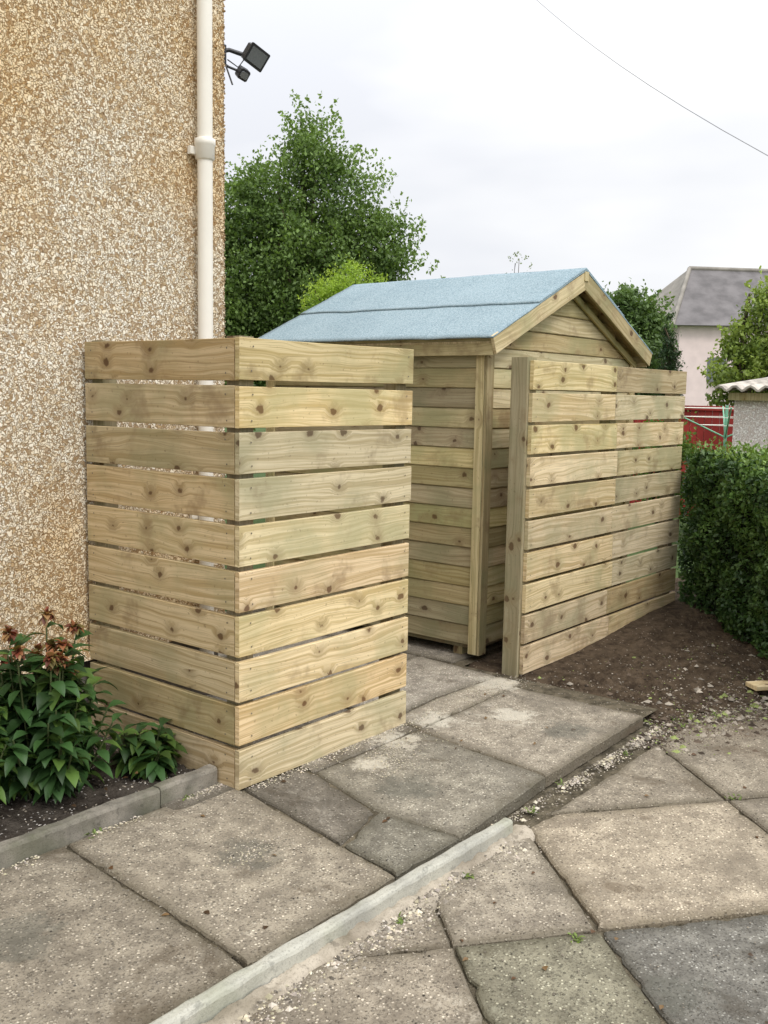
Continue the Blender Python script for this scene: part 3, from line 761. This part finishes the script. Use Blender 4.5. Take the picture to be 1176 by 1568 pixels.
# broad leaf shrub
pl=empty('broadleaf_shrub')
mb=MB()
def leaf(mb,base,d,L,Wd,col,droop):
    base=Vector(base);d=Vector(d).normalized(); side=d.cross(Vector((0,0,1)))
    if side.length<.01: side=Vector((1,0,0))
    side.normalize(); side=(side+Vector((0,0,random.uniform(-.35,.35)))).normalized()
    K=5; prof=[.06,.62,1.0,.8,.42,.0]; vs=[];fs=[]; q=base.copy(); dd=d.copy()
    for k in range(K+1):
        up=side.cross(dd).normalized(); w=Wd*prof[k]
        vs+= [q-side*w+up*w*.35,q,q+side*w+up*w*.35]
        q=q+dd*(L/K); dd=(dd+Vector((0,0,-droop))).normalized()
    for k in range(K):
        a=k*3; fs+=[(a,a+1,a+4,a+3),(a+1,a+2,a+5,a+4)]
    mb.add(vs,fs,None,col,0,True)
stem=MB()
def bush(cx,cy,R_,Hh,nst,red=True):
    for k in range(nst):
        an=random.uniform(0,6.28); rr=R_*math.sqrt(random.random()); hh=Hh*(1-.6*(rr/R_)**2)*random.uniform(.72,1.02)
        bx,by=cx+math.cos(an)*rr*.4,cy+math.sin(an)*rr*.4; tx,ty=cx+math.cos(an)*rr,cy+math.sin(an)*rr
        if ty>WY-.12: ty=WY-.12
        tube(stem,[(bx,by,.0),((bx*.4+tx*.6),(by*.4+ty*.6),hh*.55),(tx,ty,hh)],[.006,.004,.003],5,(.08,.10,.04))
        nl=random.randint(14,19)
        for j in range(nl):
            f=1-(j/nl)*.8; z=hh*f; x=bx+(tx-bx)*f; y=by+(ty-by)*f
            a2=j*2.4+random.uniform(-.4,.4); el=random.uniform(-.35,.35) if j>2 else random.uniform(.1,.7)
            d=(math.cos(a2)*math.cos(el),math.sin(a2)*math.cos(el),math.sin(el))
            b=random.uniform(.5,1.35)
            col=(.042*b,.10*b,.026*b) if random.random()<.75 else (.10*b,.18*b,.035*b)
            leaf(mb,(x,y,z),d,random.uniform(.08,.125),random.uniform(.018,.027),col,random.uniform(.15,.35))
        if red and random.random()<.62 and hh>Hh*.66:
            for j in range(26):
                a2=random.uniform(0,6.28);el=random.uniform(-.6,1.4)
                col=random.choice([(.22,.055,.03),(.30,.12,.05),(.14,.045,.025),(.36,.21,.09),(.18,.14,.04)])
                leaf(mb,(tx,ty,hh+.045),(math.cos(a2)*math.cos(el),math.sin(a2)*math.cos(el),math.sin(el)),random.uniform(.026,.046),random.uniform(.008,.014),col,.3)
bush(-.52,.47,.25,.65,62)
bush(-.88,.50,.25,.62,32)
bush(-.17,.38,.12,.26,10,False)
mb.build('leaves',[M_leafg],pl)
m=N('stems'); m.base(m.attr()); stem.build('stems',[m.mat],pl)
wd=MB()
spots=[(-.30,-.99),(.44,-.93),(.62,-.90),(.05,-1.0),(-.6,.07),(1.9,-.95),(2.0,-.88),(2.2,-1.0),(-.05,-1.43),(.93,-.84),(-1.05,-1.02),(1.25,-1.42),(2.5,-1.05),(2.1,-.93),(1.4,-.9),(-.2,.07)]
for (x,y) in spots:
    z=.0 if y>-.8 else -.045
    for k in range(random.randint(8,20)):
        a=random.uniform(0,6.28);el=random.uniform(.2,1.3);b=random.uniform(.6,1.4)
        leaf(wd,(x+random.gauss(0,.012),y+random.gauss(0,.012),z),(math.cos(a)*math.cos(el),math.sin(a)*math.cos(el),math.sin(el)),random.uniform(.010,.028),random.uniform(.002,.005),(.14*b,.20*b,.04*b),.3)
for k in range(60):
    x,y,z=random.choice([(random.uniform(-.8,1.8),random.uniform(-.8,-.05),.003),(random.uniform(-.8,2.6),random.uniform(-2.1,-1.05),-.041),(random.uniform(-1.5,-.1),random.uniform(.16,.4),.05)])
    a=random.uniform(0,6.28)
    leaf(wd,(x,y,z),(math.cos(a),math.sin(a),.15),random.uniform(.015,.03),random.uniform(.005,.009),random.choice([(.12,.06,.025),(.2,.12,.05),(.07,.04,.02)]),.1)
wd.build('weeds_and_leaf_litter',[M_leafg])

# ------------------------------------------------------------------ background buildings
out=empty('pebbledash_outhouse')
mb=MB(); box(mb,(7.0,-3.2,-.1),(10.0,.66,1.52)); mb.build('walls',[M_pebw],out)
mb=MB(); vs=[];fs=[]; ny=150
for i in range(2):
    for j in range(ny+1):
        y=-3.3+(.80+3.3)*j/ny; vs.append((6.86+i*3.3,y,1.58+i*.25+.022*math.sin(y*2*math.pi/.073*.5)))
for j in range(ny): fs.append((j,j+1,ny+2+j,ny+1+j))
mb.add(vs,fs); ob=mb.build('corrugated_roof',[M_asb],out); so=ob.modifiers.new('s','SOLIDIFY'); so.thickness=.02
mb=MB(); box(mb,(6.94,-3.2,1.48),(7.0,.70,1.55)); mb.build('wall_plate',[M_post],out)
rf=empty('red_fence'); mb=MB()
for k in range(40):
    y=4.2-k*.1; box(mb,(10.6,y,-.1),(10.62,y+.092,1.36+random.uniform(-.01,.01)),(random.random(),)*3)
box(mb,(10.57,.2,1.34),(10.65,4.3,1.40)); mb.build('boards',[M_red],rf)
rd=empty('rotary_clothes_dryer'); mb=MB()
cx,cy=8.95,1.42
tube(mb,[(cx,cy,-.1),(cx,cy,1.42)],[.02,.02],8)
for k in range(4):
    a=k*math.pi/2+.4
    tube(mb,[(cx,cy,1.05),(cx+math.cos(a)*.75,cy+math.sin(a)*.75,1.40)],[.011,.009],6)
mb.build('pole_and_arms',[M_green],rd)
mb=MB()
for q in (.3,.5,.72):
    for k in range(4):
        a=k*math.pi/2+.4;b=a+math.pi/2; z=1.05+.35*q/.75
        tube(mb,[(cx+math.cos(a)*q,cy+math.sin(a)*q,z),(cx+math.cos(b)*q,cy+math.sin(b)*q,z)],[.004,.004],4)
mb.build('lines',[M_white],rd)
hh=empty('hipped_roof_house')
cen=np.array([-2.453,-2.621,0])
def HP(lat,dep,z): return tuple(cen+FW*(50+dep)+RT*lat+np.array([0,0,z]))
mb=MB()
c=[HP(14.6,0,-.1),HP(28.5,-1.0,-.1),HP(29,9,-.1),HP(14.2,7.5,-.1)]
t=[(q[0],q[1],5.2) for q in c]
mb.add(c+t,[(0,1,5,4),(1,2,6,5),(2,3,7,6),(3,0,4,7)]); mb.build('walls',[M_pink],hh)
mb=MB(); e=[HP(14.1,-.4,5.15),HP(29,-1.4,5.15),HP(29.5,9.5,5.15),HP(12.6,8.6,5.15)]
ra=HP(16.2,4.3,8.5); rb=HP(26,4,8.3)
mb.add(e+[ra,rb],[(0,1,5,4),(1,2,5),(2,3,4,5)],None,(1,1,1),0); mb.add([e[3],e[0],ra],[(0,1,2)],None,(1,1,1),1); mb.add([e[0],e[3],e[2],e[1]],[(0,1,2,3)],None,(1,1,1),0)
tube(mb,[ra,rb],[.14,.14],6,mat=1); tube(mb,[ra,e[0]],[.12,.12],6,mat=1)
mb.build('roof',[M_slate,M_slate2],hh)
mb=MB(); q=Vector(HP(20.9,4.2,8.3)); tube(mb,[q,q+Vector((0,0,1.0))],[.03,.03],5)
for k in range(4): 
    o_=q+Vector((0,0,.9-.12*k)); tube(mb,[o_-Vector(RT)*.35,o_+Vector(RT)*.35],[.02,.02],4)
mb.build('aerial',[M_cable],hh)
mb=MB()
for k in range(2):
    a=Vector(HP(16.3+k*3.2,-.2,3.0)); box(mb,a-Vector((.1,.6,.6)),a+Vector((.1,.6,.6)))
mb.build('windows',[M_glass],hh)
mb=MB(); a=Vector((10.45,5.03,7.12)); b=Vector((6.1,.19,3.49)); d=a-b
pts=[]
for k in range(25):
    t=-.5+k/24*3.0; pts.append(b+d*t-Vector((0,0,.10*(1-(2*t-1)**2))) if 0<=t<=1 else b+d*t)
tube(mb,pts,[.0035]*len(pts),5); mb.build('overhead_cable',[M_cable])

# ------------------------------------------------------------------ light
el=math.radians(50); sd=Vector((-.22,-.95,0)).normalized(); sv=Vector((sd.x*math.cos(el),sd.y*math.cos(el),math.sin(el)))
sun=bpy.data.lights.new('sun','SUN'); sun.energy=1.5; sun.angle=math.radians(16); sun.color=(1,.96,.90)
so=bpy.data.objects.new('sun',sun); so.rotation_euler=sv.to_track_quat('Z','Y').to_euler(); COL.objects.link(so)
w=bpy.data.worlds.new('World'); S.world=w; w.use_nodes=True; nt=w.node_tree; nt.nodes.clear()
o=nt.nodes.new('ShaderNodeOutputWorld'); bg=nt.nodes.new('ShaderNodeBackground'); bg.inputs[1].default_value=.1
sk=nt.nodes.new('ShaderNodeTexSky'); sk.sky_type='NISHITA'; sk.sun_disc=False; sk.sun_elevation=el; sk.sun_rotation=math.atan2(sd.x,sd.y)
tc=nt.nodes.new('ShaderNodeTexCoord'); mp=nt.nodes.new('ShaderNodeMapping'); mp.inputs['Scale'].default_value=(1.6,1.6,5)
nz_=nt.nodes.new('ShaderNodeTexNoise'); nz_.inputs['Scale'].default_value=1.3; nz_.inputs['Detail'].default_value=4; nz_.inputs['Roughness'].default_value=.5
rp=nt.nodes.new('ShaderNodeValToRGB'); rp.color_ramp.elements[0].position=.36; rp.color_ramp.elements[0].color=(.80,.815,.86,1); rp.color_ramp.elements[1].position=.60; rp.color_ramp.elements[1].color=(1,1,1,1)
sx=nt.nodes.new('ShaderNodeSeparateXYZ'); mr=nt.nodes.new('ShaderNodeMapRange'); mr.interpolation_type='SMOOTHSTEP'
mr.inputs[1].default_value=.15;mr.inputs[2].default_value=.95;mr.inputs[3].default_value=11.0;mr.inputs[4].default_value=23
vmx=nt.nodes.new('ShaderNodeVectorMath'); vmx.operation='SCALE'
mx=nt.nodes.new('ShaderNodeMix'); mx.data_type='RGBA'; mx.inputs[0].default_value=.94
L=nt.links.new
L(tc.outputs['Generated'],sx.inputs[0]);L(sx.outputs[2],mr.inputs[0]);L(mr.outputs[0],vmx.inputs['Scale'])
L(tc.outputs['Generated'],mp.inputs[0]);L(mp.outputs[0],nz_.inputs['Vector']);L(nz_.outputs[0],rp.inputs[0]);L(rp.outputs[0],vmx.inputs[0])
L(sk.outputs[0],mx.inputs[6]);L(vmx.outputs[0],mx.inputs[7]);L(mx.outputs[2],bg.inputs[0]);L(bg.outputs[0],o.inputs[0])
S.view_settings.view_transform='Standard'; S.view_settings.look='None'; S.view_settings.exposure=0
